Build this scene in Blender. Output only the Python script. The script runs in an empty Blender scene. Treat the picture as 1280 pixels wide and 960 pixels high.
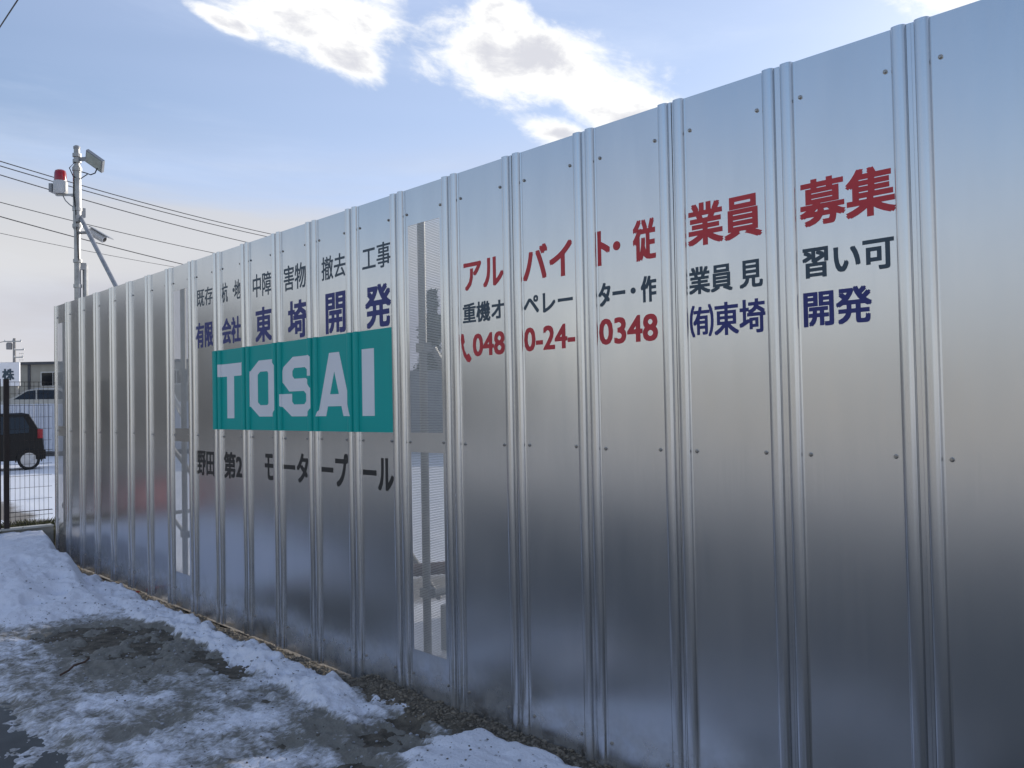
import bpy, bmesh, math, random
import numpy as np
from mathutils import Vector, Matrix
random.seed(5); rng = np.random.default_rng(5)
S = bpy.context.scene; C = S.collection
R = math.radians

# ------------------------------------------------------------------ camera
YAW, PITCH, ROLL, FPX, EYE = R(43.161), R(1.4155), R(-1.0648), 1066.06, 1.719
FX = 2.988                                    # x of the fence plane
fw = Vector((math.sin(YAW)*math.cos(PITCH), math.cos(YAW)*math.cos(PITCH), math.sin(PITCH)))
rt = Vector((math.cos(YAW), -math.sin(YAW), 0)); up = rt.cross(fw)
r2 = rt*math.cos(ROLL) + up*math.sin(ROLL); u2 = up*math.cos(ROLL) - rt*math.sin(ROLL)
cam = bpy.data.cameras.new('camera'); cam.sensor_width = 36; cam.lens = 36*FPX/1280
cam.clip_start = .05; cam.clip_end = 3000
co = bpy.data.objects.new('camera', cam); C.objects.link(co); S.camera = co
co.matrix_world = Matrix(((r2.x, u2.x, -fw.x, 0), (r2.y, u2.y, -fw.y, 0), (r2.z, u2.z, -fw.z, EYE), (0, 0, 0, 1)))

# ------------------------------------------------------------------ world, sun, exposure
SUN_AZ, SUN_EL = 90.0, 15.0                   # azimuth clockwise from +Y
S.view_settings.view_transform = 'Standard'; S.view_settings.look = 'None'
S.view_settings.exposure = 0.28; S.view_settings.gamma = 1.0
W = bpy.data.worlds.new('World'); S.world = W; W.use_nodes = True
wn, wl = W.node_tree.nodes, W.node_tree.links
for n in list(wn): wn.remove(n)
def WN(t, **k):
    n = wn.new(t)
    for a, b in k.items(): setattr(n, a, b)
    return n
def wv(sock, v):
    if isinstance(v, (int, float)): sock.default_value = v
    else: wl.new(v, sock)
def M(op, a, b=0.0, c=0.0, clamp=False):
    n = WN('ShaderNodeMath', operation=op, use_clamp=clamp)
    wv(n.inputs[0], a); wv(n.inputs[1], b); wv(n.inputs[2], c)
    return n.outputs[0]
def mixc(f, a, b):
    n = WN('ShaderNodeMix', data_type='RGBA'); wv(n.inputs[0], f)
    for s, v in ((n.inputs[6], a), (n.inputs[7], b)):
        if isinstance(v, tuple): s.default_value = (*v, 1)
        else: wl.new(v, s)
    return n.outputs[2]
def smooth(x, lo, hi):
    n = WN('ShaderNodeMapRange', interpolation_type='SMOOTHSTEP')
    wv(n.inputs[0], x); n.inputs[1].default_value = lo; n.inputs[2].default_value = hi
    return n.outputs[0]
sky = WN('ShaderNodeTexSky', sky_type='NISHITA', sun_disc=False, sun_elevation=R(SUN_EL), sun_rotation=R(SUN_AZ),
         air_density=1.0, dust_density=1.2, ozone_density=3.0, altitude=30)
tc = WN('ShaderNodeTexCoord'); sep = WN('ShaderNodeSeparateXYZ'); wl.new(tc.outputs['Generated'], sep.inputs[0])
X, Y, Z = sep.outputs
az = M('MULTIPLY', M('ARCTAN2', X, Y), 180/math.pi); el = M('MULTIPLY', M('ARCSINE', Z), 180/math.pi)
def noise2(su, sv, scale, detail=8, rough=.6, off=0.0, dist=0.0, shear=0.0):
    cb = WN('ShaderNodeCombineXYZ')
    wv(cb.inputs[0], M('MULTIPLY', M('ADD', az, M('MULTIPLY', el, shear)), su)); wv(cb.inputs[1], M('MULTIPLY', el, sv)); cb.inputs[2].default_value = off
    n = WN('ShaderNodeTexNoise'); wl.new(cb.outputs[0], n.inputs['Vector'])
    n.inputs['Scale'].default_value = scale; n.inputs['Detail'].default_value = detail
    n.inputs['Roughness'].default_value = rough; n.inputs['Distortion'].default_value = dist
    return n.outputs[0]
fb = noise2(.11, .18, 1.0, 10, .62, 3.0, .35, .55)
fine = noise2(.38, .62, 1.0, 8, .65, 9.0, .5, .6)
def blob(a0, e0, ra, re, slope):
    da = M('SUBTRACT', az, a0); de = M('SUBTRACT', M('SUBTRACT', el, e0), M('MULTIPLY', da, slope))
    q = M('SQRT', M('ADD', M('POWER', M('DIVIDE', da, ra), 2), M('POWER', M('DIVIDE', de, re), 2)))
    return M('SUBTRACT', 1, q)
shape = None
for b in ((30.2, 24.4, 7.2, 2.7, -.05), (32.0, 22.6, 3.4, 2.2, -.35), (25.0, 23.6, 2.6, .75, -.3),
          (44.6, 22.0, 8.8, 3.3, -.12), (43.0, 24.6, 2.8, 2.0, -.1), (50.4, 18.9, 5.4, 2.6, -.25), (46.8, 17.7, 3.4, 1.5, -.2), (71.5, 25.2, 6.0, 3.6, -.05),
          (5, 31, 12, 4, .1), (60, 38, 16, 5, -.1), (105, 30, 14, 5, 0), (-40, 33, 18, 5, .1), (-95, 40, 20, 6, 0)):
    v = blob(*b); shape = v if shape is None else M('MAXIMUM', shape, v)
dens_raw = M('ADD', shape, M('ADD', M('MULTIPLY', M('SUBTRACT', fb, .5), 1.9), M('MULTIPLY', M('SUBTRACT', fine, .5), .8)))
over = M('MULTIPLY', smooth(noise2(.03, .045, 1.0, 6, .58, 91.0, .4), .44, .62), smooth(el, 30.0, 44.0))  # unseen clouds high overhead, added to lift the ambient light
dens = smooth(dens_raw, -.02, .55)
wispm = M('MULTIPLY', smooth(noise2(.035, .16, 1.0, 7, .6, 21.0, .3, .8), .45, .85), .38)
veil = M('MULTIPLY', smooth(noise2(.012, .07, 1.0, 4, .5, 33.0, .2), .35, .7), .35)
shade = smooth(noise2(.16, .3, 1.0, 6, .6, 50.0, .3, .5), .38, .60)
core = smooth(dens_raw, .30, .80)
CL = 1.0                                       # cloud brightness in display units, divided by the background strength below
BG = 0.14
ccol = mixc(M('MULTIPLY', M('MULTIPLY', shade, core), .9), (.96/BG, .955/BG, .93/BG), (.56/BG, .57/BG, .63/BG))
skyc = sky.outputs[0]
hsv = WN('ShaderNodeHueSaturation'); hsv.inputs['Saturation'].default_value = 1.0; hsv.inputs['Value'].default_value = 1.0
wl.new(skyc, hsv.inputs['Color']); skyc = hsv.outputs[0]
# thin high veil everywhere, hazier towards the horizon
low = smooth(el, 22.0, 5.0)
sunny = WN('ShaderNodeVectorMath', operation='DOT_PRODUCT'); wl.new(tc.outputs['Generated'], sunny.inputs[0])
sunny.inputs[1].default_value = (math.sin(R(SUN_AZ)), math.cos(R(SUN_AZ)), 0)
sunny = smooth(sunny.outputs['Value'], -.35, .75)
skyc = mixc(M('ADD', M('ADD', M('MULTIPLY', M('MULTIPLY', low, .36), M('MULTIPLY_ADD', sunny, .8, .2)), M('MULTIPLY', sunny, .48)), M('MULTIPLY', veil, .5), clamp=True), skyc, (.54/BG, .63/BG, .88/BG))
bandm = M('MULTIPLY', smooth(noise2(.02, .12, 1.0, 5, .55, 71.0, .3), .30, .56), M('MULTIPLY', smooth(el, 3.5, 9.0), smooth(el, 19.0, 11.0)))
skyc = mixc(M('MULTIPLY', bandm, .85), skyc, (.575/BG, .57/BG, .575/BG))
base = M('MULTIPLY', smooth(M('ADD', el, M('MULTIPLY', M('SUBTRACT', noise2(.05, .2, 1.0, 5, .6, 15.0, .3), .5), 5.0)), 10.0, 5.0), smooth(az, 2.0, 12.0))
skyc = mixc(M('MULTIPLY', base, .9), skyc, (.345/BG, .355/BG, .44/BG))
skyc = mixc(M('MULTIPLY', M('MULTIPLY', smooth(el, 14.0, 2.0), M('SUBTRACT', 1, sunny)), .85), skyc, (.86/BG, .81/BG, .72/BG))
skyc = mixc(wispm, skyc, (.68/BG, .76/BG, .92/BG))
skyc = mixc(M('MULTIPLY', over, .6), skyc, (.62/BG, .70/BG, .95/BG))
skyc = mixc(dens, skyc, ccol)
bg = WN('ShaderNodeBackground'); bg.inputs[1].default_value = BG; wl.new(skyc, bg.inputs[0])
out = WN('ShaderNodeOutputWorld'); wl.new(bg.outputs[0], out.inputs[0])
sd = Vector((math.sin(R(SUN_AZ))*math.cos(R(SUN_EL)), math.cos(R(SUN_AZ))*math.cos(R(SUN_EL)), math.sin(R(SUN_EL))))
sl = bpy.data.lights.new('sun', 'SUN'); sl.energy = 3.6; sl.angle = R(.5); sl.color = (1, .93, .82)
so = bpy.data.objects.new('sun', sl); C.objects.link(so); so.rotation_euler = sd.to_track_quat('Z', 'Y').to_euler()

# ------------------------------------------------------------------ helpers
class MB:
    def __init__(s): s.v, s.f = [], []
    def add(s, vs, fs):
        o = len(s.v); s.v += [tuple(v) for v in vs]; s.f += [tuple(i+o for i in f) for f in fs]; return s
    def box(s, x0, x1, y0, y1, z0, z1, m=None):
        vs = [Vector((x, y, z)) for z in (z0, z1) for y in (y0, y1) for x in (x0, x1)]
        if m is not None: vs = [m @ v for v in vs]
        return s.add(vs, [(0, 2, 3, 1), (4, 5, 7, 6), (0, 1, 5, 4), (2, 6, 7, 3), (0, 4, 6, 2), (1, 3, 7, 5)])
    def bar(s, a, b, r, n=8, r1=None, caps=True):
        a, b = Vector(a), Vector(b); d = (b-a).normalized(); r1 = r if r1 is None else r1
        q = Vector((0, 0, 1)) if abs(d.z) < .9 else Vector((1, 0, 0))
        u = d.cross(q).normalized(); w = d.cross(u)
        vs = [p + (u*math.cos(t)+w*math.sin(t))*rr for p, rr in ((a, r), (b, r1)) for t in [2*math.pi*k/n for k in range(n)]]
        fs = [(k, (k+1) % n, n+(k+1) % n, n+k) for k in range(n)]
        if caps: fs += [tuple(range(n))[::-1], tuple(range(n, 2*n))]
        return s.add(vs, fs)
    def path(s, pts, r, n=6):
        pts = [Vector(p) for p in pts]; rings = []
        for i, p in enumerate(pts):
            d = (pts[min(i+1, len(pts)-1)] - pts[max(i-1, 0)]).normalized()
            q = Vector((0, 0, 1)) if abs(d.z) < .9 else Vector((1, 0, 0))
            u = d.cross(q).normalized(); w = d.cross(u)
            rings.append([p+(u*math.cos(2*math.pi*k/n)+w*math.sin(2*math.pi*k/n))*r for k in range(n)])
        return s.loft(rings)
    def loft(s, rings, caps=True):
        n = len(rings[0]); vs = [p for r_ in rings for p in r_]; fs = []
        for i in range(len(rings)-1):
            for k in range(n): fs.append((i*n+k, i*n+(k+1) % n, (i+1)*n+(k+1) % n, (i+1)*n+k))
        if caps: fs += [tuple(range(n))[::-1], tuple(range((len(rings)-1)*n, len(rings)*n))]
        return s.add(vs, fs)
    def lathe(s, prof, n=16, m=None):
        rings = [[Vector((r_*math.cos(2*math.pi*k/n), r_*math.sin(2*math.pi*k/n), z)) for k in range(n)] for r_, z in prof]
        if m is not None: rings = [[m @ p for p in r_] for r_ in rings]
        return s.loft(rings)
    def build(s, name, mat, parent=None, smooth=False, fix=True, kind=None, label=None):
        me = bpy.data.meshes.new(name); me.from_pydata(s.v, [], s.f); me.update()
        if fix:
            bm = bmesh.new(); bm.from_mesh(me); bmesh.ops.recalc_face_normals(bm, faces=bm.faces); bm.to_mesh(me); bm.free()
        return link(name, me, mat, parent, smooth, kind, label)
def link(name, me, mat, parent=None, smooth=False, kind=None, label=None):
    if mat is not None and not me.materials: me.materials.append(mat)
    if smooth:
        me.polygons.foreach_set('use_smooth', [True]*len(me.polygons))
        if smooth != 'all': me.set_sharp_from_angle(angle=R(smooth if smooth is not True else 35))
    o = bpy.data.objects.new(name, me); C.objects.link(o)
    if parent is not None: o.parent = parent
    if kind: o['kind'] = kind
    if label: o['label'] = label
    return o
def thing(name, label, cat, loc=(0, 0, 0), rz=0, group=None):
    o = bpy.data.objects.new(name, None); C.objects.link(o); o.empty_display_size = .2
    o.location = loc; o.rotation_euler = (0, 0, rz); tag(o, label, cat, group); return o
def tag(o, label, cat, group=None):
    o['label'] = label; o['category'] = cat
    if group: o['group'] = group
    return o
def dup(o, parent=None):
    c = o.copy(); C.objects.link(c)
    if parent is not None: c.parent = parent
    for ch in list(o.children): dup(ch, c)
    return c
def mat(name, col, rough=.6, metal=0.0, var=.12, vscale=8.0, bump=0.0, bscale=40.0, spec=.5, coat=0.0, col2=None, emit=None):
    m = bpy.data.materials.new(name); m.use_nodes = True; nt = m.node_tree; b = nt.nodes['Principled BSDF']
    b.inputs['Roughness'].default_value = rough; b.inputs['Metallic'].default_value = metal
    b.inputs['Specular IOR Level'].default_value = spec; b.inputs['Coat Weight'].default_value = coat
    t = nt.nodes.new('ShaderNodeTexCoord'); n = nt.nodes.new('ShaderNodeTexNoise'); nt.links.new(t.outputs['Object'], n.inputs['Vector'])
    n.inputs['Scale'].default_value = vscale; n.inputs['Detail'].default_value = 6
    mr = nt.nodes.new('ShaderNodeMapRange'); mr.inputs[1].default_value = .3; mr.inputs[2].default_value = .7
    nt.links.new(n.outputs[0], mr.inputs[0])
    mx = nt.nodes.new('ShaderNodeMix'); mx.data_type = 'RGBA'; nt.links.new(mr.outputs[0], mx.inputs[0])
    c2 = col2 if col2 else tuple(min(1, c*(1+var)) for c in col); c1 = col if col2 else tuple(c*(1-var) for c in col)
    mx.inputs[6].default_value = (*c1, 1); mx.inputs[7].default_value = (*c2, 1)
    nt.links.new(mx.outputs[2], b.inputs['Base Color'])
    if bump:
        n2 = nt.nodes.new('ShaderNodeTexNoise'); n2.inputs['Scale'].default_value = bscale; n2.inputs['Detail'].default_value = 8
        nt.links.new(t.outputs['Object'], n2.inputs['Vector'])
        bp = nt.nodes.new('ShaderNodeBump'); bp.inputs['Strength'].default_value = 1; bp.inputs['Distance'].default_value = bump
        nt.links.new(n2.outputs[0], bp.inputs['Height']); nt.links.new(bp.outputs[0], b.inputs['Normal'])
    return m

# --- sheet metal of the panels: rolled aluminium-zinc, slightly wavy, fine upright streaks
def sheet_metal():
    m = bpy.data.materials.new('sheet_metal'); m.use_nodes = True; nt = m.node_tree; N, L = nt.nodes, nt.links
    b = N['Principled BSDF']; b.inputs['Metallic'].default_value = 1
    t = N.new('ShaderNodeTexCoord'); oi = N.new('ShaderNodeObjectInfo')
    add = N.new('ShaderNodeVectorMath'); add.operation = 'ADD'
    cb = N.new('ShaderNodeCombineXYZ'); ml = N.new('ShaderNodeMath'); ml.operation = 'MULTIPLY'; ml.inputs[1].default_value = 57.0
    L.new(oi.outputs['Random'], ml.inputs[0]); L.new(ml.outputs[0], cb.inputs[0]); L.new(ml.outputs[0], cb.inputs[2])
    L.new(t.outputs['Object'], add.inputs[0]); L.new(cb.outputs[0], add.inputs[1])
    def noise(scale, vec, det=4):
        mp = N.new('ShaderNodeMapping'); mp.inputs['Scale'].default_value = vec; L.new(add.outputs[0], mp.inputs[0])
        n = N.new('ShaderNodeTexNoise'); n.inputs['Scale'].default_value = scale; n.inputs['Detail'].default_value = det
        L.new(mp.outputs[0], n.inputs[0]); return n.outputs[0]
    def rng_(s, a, c):
        r_ = N.new('ShaderNodeMapRange'); r_.inputs[1].default_value = .3; r_.inputs[2].default_value = .7
        r_.inputs[3].default_value = a; r_.inputs[4].default_value = c; L.new(s, r_.inputs[0]); return r_.outputs[0]
    streak = noise(6, (1, 14, .35), 5); broad = noise(1.2, (1, 1, 1), 3); grain = noise(160, (1, 1, 1), 2)
    a1 = N.new('ShaderNodeMath'); a1.operation = 'ADD'; L.new(rng_(streak, -.008, .012), a1.inputs[0]); L.new(rng_(broad, .205, .26), a1.inputs[1])
    L.new(a1.outputs[0], b.inputs['Roughness'])
    mx = N.new('ShaderNodeMix'); mx.data_type = 'RGBA'; L.new(rng_(noise(3, (1, 3, .6), 5), 0, 1), mx.inputs[0])
    mx.inputs[6].default_value = (.62, .635, .66, 1); mx.inputs[7].default_value = (.66, .67, .69, 1); # thrown-up dirt on the lowest hand's breadth of the sheets
    sz = N.new('ShaderNodeSeparateXYZ'); L.new(t.outputs['Object'], sz.inputs[0])
    lowz = N.new('ShaderNodeMapRange'); lowz.interpolation_type = 'SMOOTHSTEP'; lowz.inputs[1].default_value = .42; lowz.inputs[2].default_value = .02; L.new(sz.outputs[2], lowz.inputs[0])
    spl = N.new('ShaderNodeMath'); spl.operation = 'MULTIPLY'; L.new(rng_(noise(9, (1, 1, 1), 9), -.1, .75), spl.inputs[0]); L.new(lowz.outputs[0], spl.inputs[1]); spl.use_clamp = True
    mxd = N.new('ShaderNodeMix'); mxd.data_type = 'RGBA'; L.new(spl.outputs[0], mxd.inputs[0]); L.new(mx.outputs[2], mxd.inputs[6]); mxd.inputs[7].default_value = (.16, .14, .115, 1)
    L.new(mxd.outputs[2], b.inputs['Base Color'])
    inv_ = N.new('ShaderNodeMath'); inv_.operation = 'SUBTRACT'; inv_.inputs[0].default_value = 1; L.new(spl.outputs[0], inv_.inputs[1]); L.new(inv_.outputs[0], b.inputs['Metallic'])
    b1 = N.new('ShaderNodeBump'); b1.inputs['Distance'].default_value = .00035; b1.inputs['Strength'].default_value = 1; L.new(noise(1.7, (1, 1.6, .8), 2), b1.inputs['Height'])
    b2 = N.new('ShaderNodeBump'); b2.inputs['Distance'].default_value = .00006; b2.inputs['Strength'].default_value = 1; L.new(grain, b2.inputs['Height']); L.new(b1.outputs[0], b2.inputs['Normal'])
    L.new(b2.outputs[0], b.inputs['Normal'])
    return m
MM = dict(
    sheet=sheet_metal(),
    perf=mat('perforated_sheet', (.52, .53, .54), .5, 1, .05),
    galv=mat('galvanised_pipe', (.36, .36, .355), .45, .85, .2, 12, .0004, 60),
    fpipe=mat('shaded_frame_pipe', (.16, .16, .155), .5, .6, .2, 12),  # darker than the mast pipe: the posts' shadow side is in the colour
    screw=mat('screw_steel', (.38, .36, .34), .35, 1, .3, 30),
    red=mat('red_vinyl', (.60, .04, .05), .5, 0, .06),
    navy=mat('navy_vinyl', (.022, .03, .19), .45, 0, .06),
    slate=mat('slate_vinyl', (.04, .07, .10), .45, 0, .06),
    black=mat('black_vinyl', (.018, .018, .018), .42, 0, .06),
    teal=mat('teal_vinyl', (.0, .40, .36), .42, 0, .05, 2, spec=.3),
    white=mat('white_vinyl', (.84, .84, .87), .4, 0, .03, 3),
    concrete=mat('concrete', (.28, .27, .24), .9, 0, .2, 5, .003, 60),
    asphalt=mat('asphalt', (.10, .105, .105), .8, 0, .3, 3, .004, 220),
    brown=mat('dark_brown_paint', (.03, .02, .017), .5, 0, .1),
    plastic=mat('white_plastic', (.6, .6, .6), .45, 0, .08),
    grey=mat('grey_plastic', (.30, .31, .32), .5, 0, .1),
    lens=mat('red_lens', (.34, .008, .02), .18, 0, .2, 30, coat=.6),
    glassw=mat('lamp_glass', (.42, .46, .42), .15, 0, .1),
    dark=mat('black_rubber', (.012, .012, .012), .7, 0, .2),
    carblack=mat('black_car_paint', (.004, .004, .006), .28, 0, .1, spec=.35),
    cargrey=mat('silver_car_paint', (.32, .32, .31), .3, .7, .05, coat=1),
    glass=mat('tinted_glass', (.01, .012, .016), .06, 0, .1, spec=.8),
    alloy=mat('wheel_alloy', (.55, .55, .56), .35, .8, .1),
    wallw=mat('white_fence_sheet', (.62, .64, .70), .5, .1, .06),
    beige=mat('beige_panel', (.36, .33, .27), .8, 0, .1, 2),
    wood=mat('pole_concrete', (.26, .25, .24), .85, 0, .1),
    cable=mat('cable', (.02, .02, .022), .6, 0, .1),
    roof=mat('dark_roof', (.08, .08, .085), .6, 0, .2),
    sand=mat('house_render', (.50, .45, .35), .85, 0, .08, 2),
    redp=mat('red_plastic', (.55, .02, .02), .4, 0, .1),
    rust=mat('rusty_steel', (.10, .06, .045), .8, .2, .4, 15),
    greyw=mat('grey_wall', (.17, .18, .19), .8, 0, .12, 1.5),
)

# ------------------------------------------------------------------ terrain noise
def vnoise(x, y, seed=0):
    xi, yi = np.floor(x).astype(np.int64), np.floor(y).astype(np.int64); fx, fy = x-xi, y-yi
    def h(a, b):
        n = (a*374761393 + b*668265263 + seed*1442695041) & 0x7fffffff
        n = ((n ^ (n >> 13))*1274126177) & 0x7fffffff
        return ((n ^ (n >> 16)) & 0xffff)/65535.0
    u, v = fx*fx*(3-2*fx), fy*fy*(3-2*fy)
    return (h(xi, yi)*(1-u)+h(xi+1, yi)*u)*(1-v)+(h(xi, yi+1)*(1-u)+h(xi+1, yi+1)*u)*v
def fbm(x, y, octv=5, seed=0, g=.5):
    s = 0; a = 1; t = 0
    for i in range(octv):
        s = s + a*(vnoise(x*2**i, y*2**i, seed+i*17)-.5); t += a; a *= g
    return s/t*2
def ss(x, a, b):
    t = np.clip((x-a)/(b-a), 0, 1); return t*t*(3-2*t)
def grid(name, xs, ys, z, mat_, keep=None, attr=None, kind='structure', smooth=True):
    nx, ny = len(xs), len(ys); Xg, Yg = np.meshgrid(xs, ys)
    co_ = np.stack([Xg.ravel(), Yg.ravel(), z.ravel()], 1)
    i = (np.arange(ny-1)[:, None]*nx + np.arange(nx-1)[None, :]).ravel()
    f = np.stack([i, i+1, i+nx+1, i+nx], 1)
    if keep is not None:
        k = keep.ravel(); f = f[k[f].any(1)]
        used = np.zeros(len(co_), bool); used[f.ravel()] = True; idx = np.cumsum(used)-1
        co_ = co_[used]; f = idx[f]
        if attr is not None: attr = attr.ravel()[used]
    me = bpy.data.meshes.new(name); me.vertices.add(len(co_)); me.vertices.foreach_set('co', co_.astype(np.float32).ravel())
    me.loops.add(f.size); me.loops.foreach_set('vertex_index', f.astype(np.int32).ravel())
    me.polygons.add(len(f)); me.polygons.foreach_set('loop_start', np.arange(0, f.size, 4, dtype=np.int32)); me.update()
    if attr is not None:
        a = me.attributes.new('dirt', 'FLOAT', 'POINT'); a.data.foreach_set('value', attr.ravel().astype(np.float32))
    return link(name, me, mat_, None, 'all' if smooth else False, kind)
def snow_mat(name, clean, dirty, fine=.007):
    m = bpy.data.materials.new(name); m.use_nodes = True; nt = m.node_tree; N, L = nt.nodes, nt.links; b = N['Principled BSDF']
    b.inputs['Roughness'].default_value = .55; b.inputs['Specular IOR Level'].default_value = .35
    b.inputs['Subsurface Weight'].default_value = 0
    at = N.new('ShaderNodeAttribute'); at.attribute_name = 'dirt'; t = N.new('ShaderNodeTexCoord')
    n = N.new('ShaderNodeTexNoise'); n.inputs['Scale'].default_value = 30; n.inputs['Detail'].default_value = 9; n.inputs['Roughness'].default_value = .72
    mp = N.new('ShaderNodeMapping'); mp.inputs['Scale'].default_value = (.8, 1.5, 1); L.new(t.outputs['Object'], mp.inputs[0]); L.new(mp.outputs[0], n.inputs['Vector'])
    n3 = N.new('ShaderNodeTexNoise'); n3.inputs['Scale'].default_value = 75; n3.inputs['Detail'].default_value = 6; L.new(t.outputs['Object'], n3.inputs['Vector'])
    a = N.new('ShaderNodeMath'); a.operation = 'MULTIPLY_ADD'; L.new(n.outputs[0], a.inputs[0]); a.inputs[1].default_value = 1.7; L.new(at.outputs['Fac'], a.inputs[2])
    s = N.new('ShaderNodeMapRange'); L.new(a.outputs[0], s.inputs[0]); s.inputs[1].default_value = 1.12; s.inputs[2].default_value = 1.72
    mx = N.new('ShaderNodeMix'); mx.data_type = 'RGBA'; L.new(s.outputs[0], mx.inputs[0]); mx.inputs[6].default_value = (*clean, 1); mx.inputs[7].default_value = (*dirty, 1)
    # sparse dark specks of grit
    sp = N.new('ShaderNodeMapRange'); L.new(n3.outputs[0], sp.inputs[0]); sp.inputs[1].default_value = .68; sp.inputs[2].default_value = .74; sp.inputs[4].default_value = .6
    mx2 = N.new('ShaderNodeMix'); mx2.data_type = 'RGBA'; L.new(sp.outputs[0], mx2.inputs[0]); L.new(mx.outputs[2], mx2.inputs[6]); mx2.inputs[7].default_value = (.09, .085, .075, 1)
    L.new(mx2.outputs[2], b.inputs['Base Color'])
    bp = N.new('ShaderNodeBump'); bp.inputs['Distance'].default_value = fine; bp.inputs['Strength'].default_value = 1
    n2 = N.new('ShaderNodeTexNoise'); n2.inputs['Scale'].default_value = 60; n2.inputs['Detail'].default_value = 8; L.new(t.outputs['Object'], n2.inputs['Vector'])
    L.new(n2.outputs[0], bp.inputs['Height']); L.new(bp.outputs[0], b.inputs['Normal'])
    return m
MM['snow'] = snow_mat('snow', (.76, .78, .86), (.19, .182, .16))
MM['field'] = snow_mat('field_snow', (.78, .79, .82), (.22, .19, .15), .01)
MM['soil'] = mat('wet_soil_and_grit', (.045, .038, .028), .85, 0, .4, 14, .008, 70, col2=(.15, .13, .10))
MM['stone'] = mat('gravel_stone', (.19, .165, .13), .85, 0, .45, 25)
MM['grass'] = mat('winter_grass', (.05, .055, .02), .8, 0, .5, 5)

# ------------------------------------------------------------------ ground
MB().box(-700, 700, -700, 700, -1.0, -.10).build('ground', MM['field'], kind='structure')
xs = np.arange(-6.5, 3.06, .12); ys = np.arange(-14, 34, .12); gx, gy = np.meshgrid(xs, ys)
zr = .006*fbm(gx*.5, gy*.5, 3, 3) - .03*ss(gx, 2.6, 2.95)
zr = np.where((gx > 1.2) & (gy > 1.3) & (gy < 11.1), zr-.05*ss(gx, 1.5, 1.8), zr)
grid('road', xs, ys, zr, MM['asphalt'])
MB().box(-60, -6.52, -40, 60, -.3, .0).build('vacant_lot', mat('dry_ground', (.40, .36, .29), .9, 0, .35, .6, .01, 20, col2=(.66, .63, .58)), kind='structure')
# field behind the fence and the car park beyond the low wall
xs = np.arange(3.03, 60, .2); ys = np.arange(-30, 75, .2); gx, gy = np.meshgrid(xs, ys)
def field_z(x, y):
    return -.03 + .15*ss(y, 11, 14) + .02*fbm(x*.4, y*.4, 3, 9) + .05*np.maximum(0, fbm(x*1.3, y*1.3, 4, 12))*ss(x, 3.4, 4.2)
dz = 1.1*(1-ss(gx+.25*fbm(gx*2, gy*2, 3, 33), 3.5, 4.0)) + .15+.35*fbm(gx*.35, gy*.35, 4, 31) + .9*ss(.9-np.hypot((gx-5.0)/1.4, (gy-6.6)/.8), 0, .5)
grid('snow_field', xs, ys, field_z(gx, gy), MM['field'], attr=dz-.1)
xs = np.arange(-2.0, 3.2, .06); ys = np.arange(11.3, 34, .06); gx, gy = np.meshgrid(xs, ys)
lot = .02+.12*ss(gy, 11.2, 12.5) + .03*fbm(gx*1.1, gy*1.1, 4, 40) - .2*ss(-gx, -1.6, -1.0)
grid('car_park_snow', xs, ys, lot, MM['field'], attr=.1+.2*fbm(gx, gy, 4, 44)+0*gx)

# verge: wet soil and grit sheet, slush and snow lying on it
st = .0125
xs = np.arange(1.05, 3.02, st); ys = np.arange(1.4, 11.12, st); gx, gy = np.meshgrid(xs, ys)
near = ss(-gy, -4.75, -4.45)                      # 1 near the camera, 0 further along the fence
soil = .006 + .020*fbm(gx*10, gy*8, 5, 50, .65) + .012*fbm(gx*1.7, gy*1.7, 3, 52)
soil += (.055*near + (-.030+.034*fbm(gy*3.1, gx*2, 3, 55))*(1-near))*ss(gx, 2.72, 2.92)
soil -= .03*ss(-gx, -1.55, -1.3)
grid('verge_soil', xs, ys, soil, MM['soil'], keep=(gx > 1.4))
edge = 1.27 + .05*fbm(gy*1.1, gy*0+3.3, 3, 60) + .05*fbm(gx*9, gy*9, 4, 61)
d = gx-edge
rough = fbm(gx*7, gy*4.5, 5, 70, .6); lump = fbm(gx*2.2, gy*1.8, 4, 71)
ridge = 1-2*np.abs(fbm(gx*5.5+2*lump, gy*3.6, 4, 72, .55))
h = .030*ss(d, -.02, .14) - .012*ss(-d, -.02, .1) + .022*rough + .014*lump + .016*ridge - .008
def el_(cx, cy, rx, ry, rot=0.0):
    c, s_ = math.cos(rot), math.sin(rot); a = (gx-cx)*c+(gy-cy)*s_; b_ = -(gx-cx)*s_+(gy-cy)*c
    return 1-np.hypot(a/rx, b_/ry)
wob = .45*fbm(gx*3.2, gy*3.2, 4, 80)
bare = np.zeros_like(gx)
for e in ((2.25, 6.55, .42, .85, .1), (2.05, 7.1, .35, .35, 0), (2.50, 5.6, .20, .5, .0), (2.55, 3.75, .26, .5, .15), (2.1, 3.5, .25, .3, 0)):
    bare = np.maximum(bare, ss(el_(*e)+wob, .0, .5))
h += .013*fbm(gx*24, gy*17, 3, 76, .6)
mid = fbm(gx*11+.8*rough, gy*7, 4, 77, .6); h += .014*np.clip(mid+.15, -.4, .6)*(d > .03)
h -= bare*(.016+.022*ss(.2-rough, 0, .3))
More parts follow.
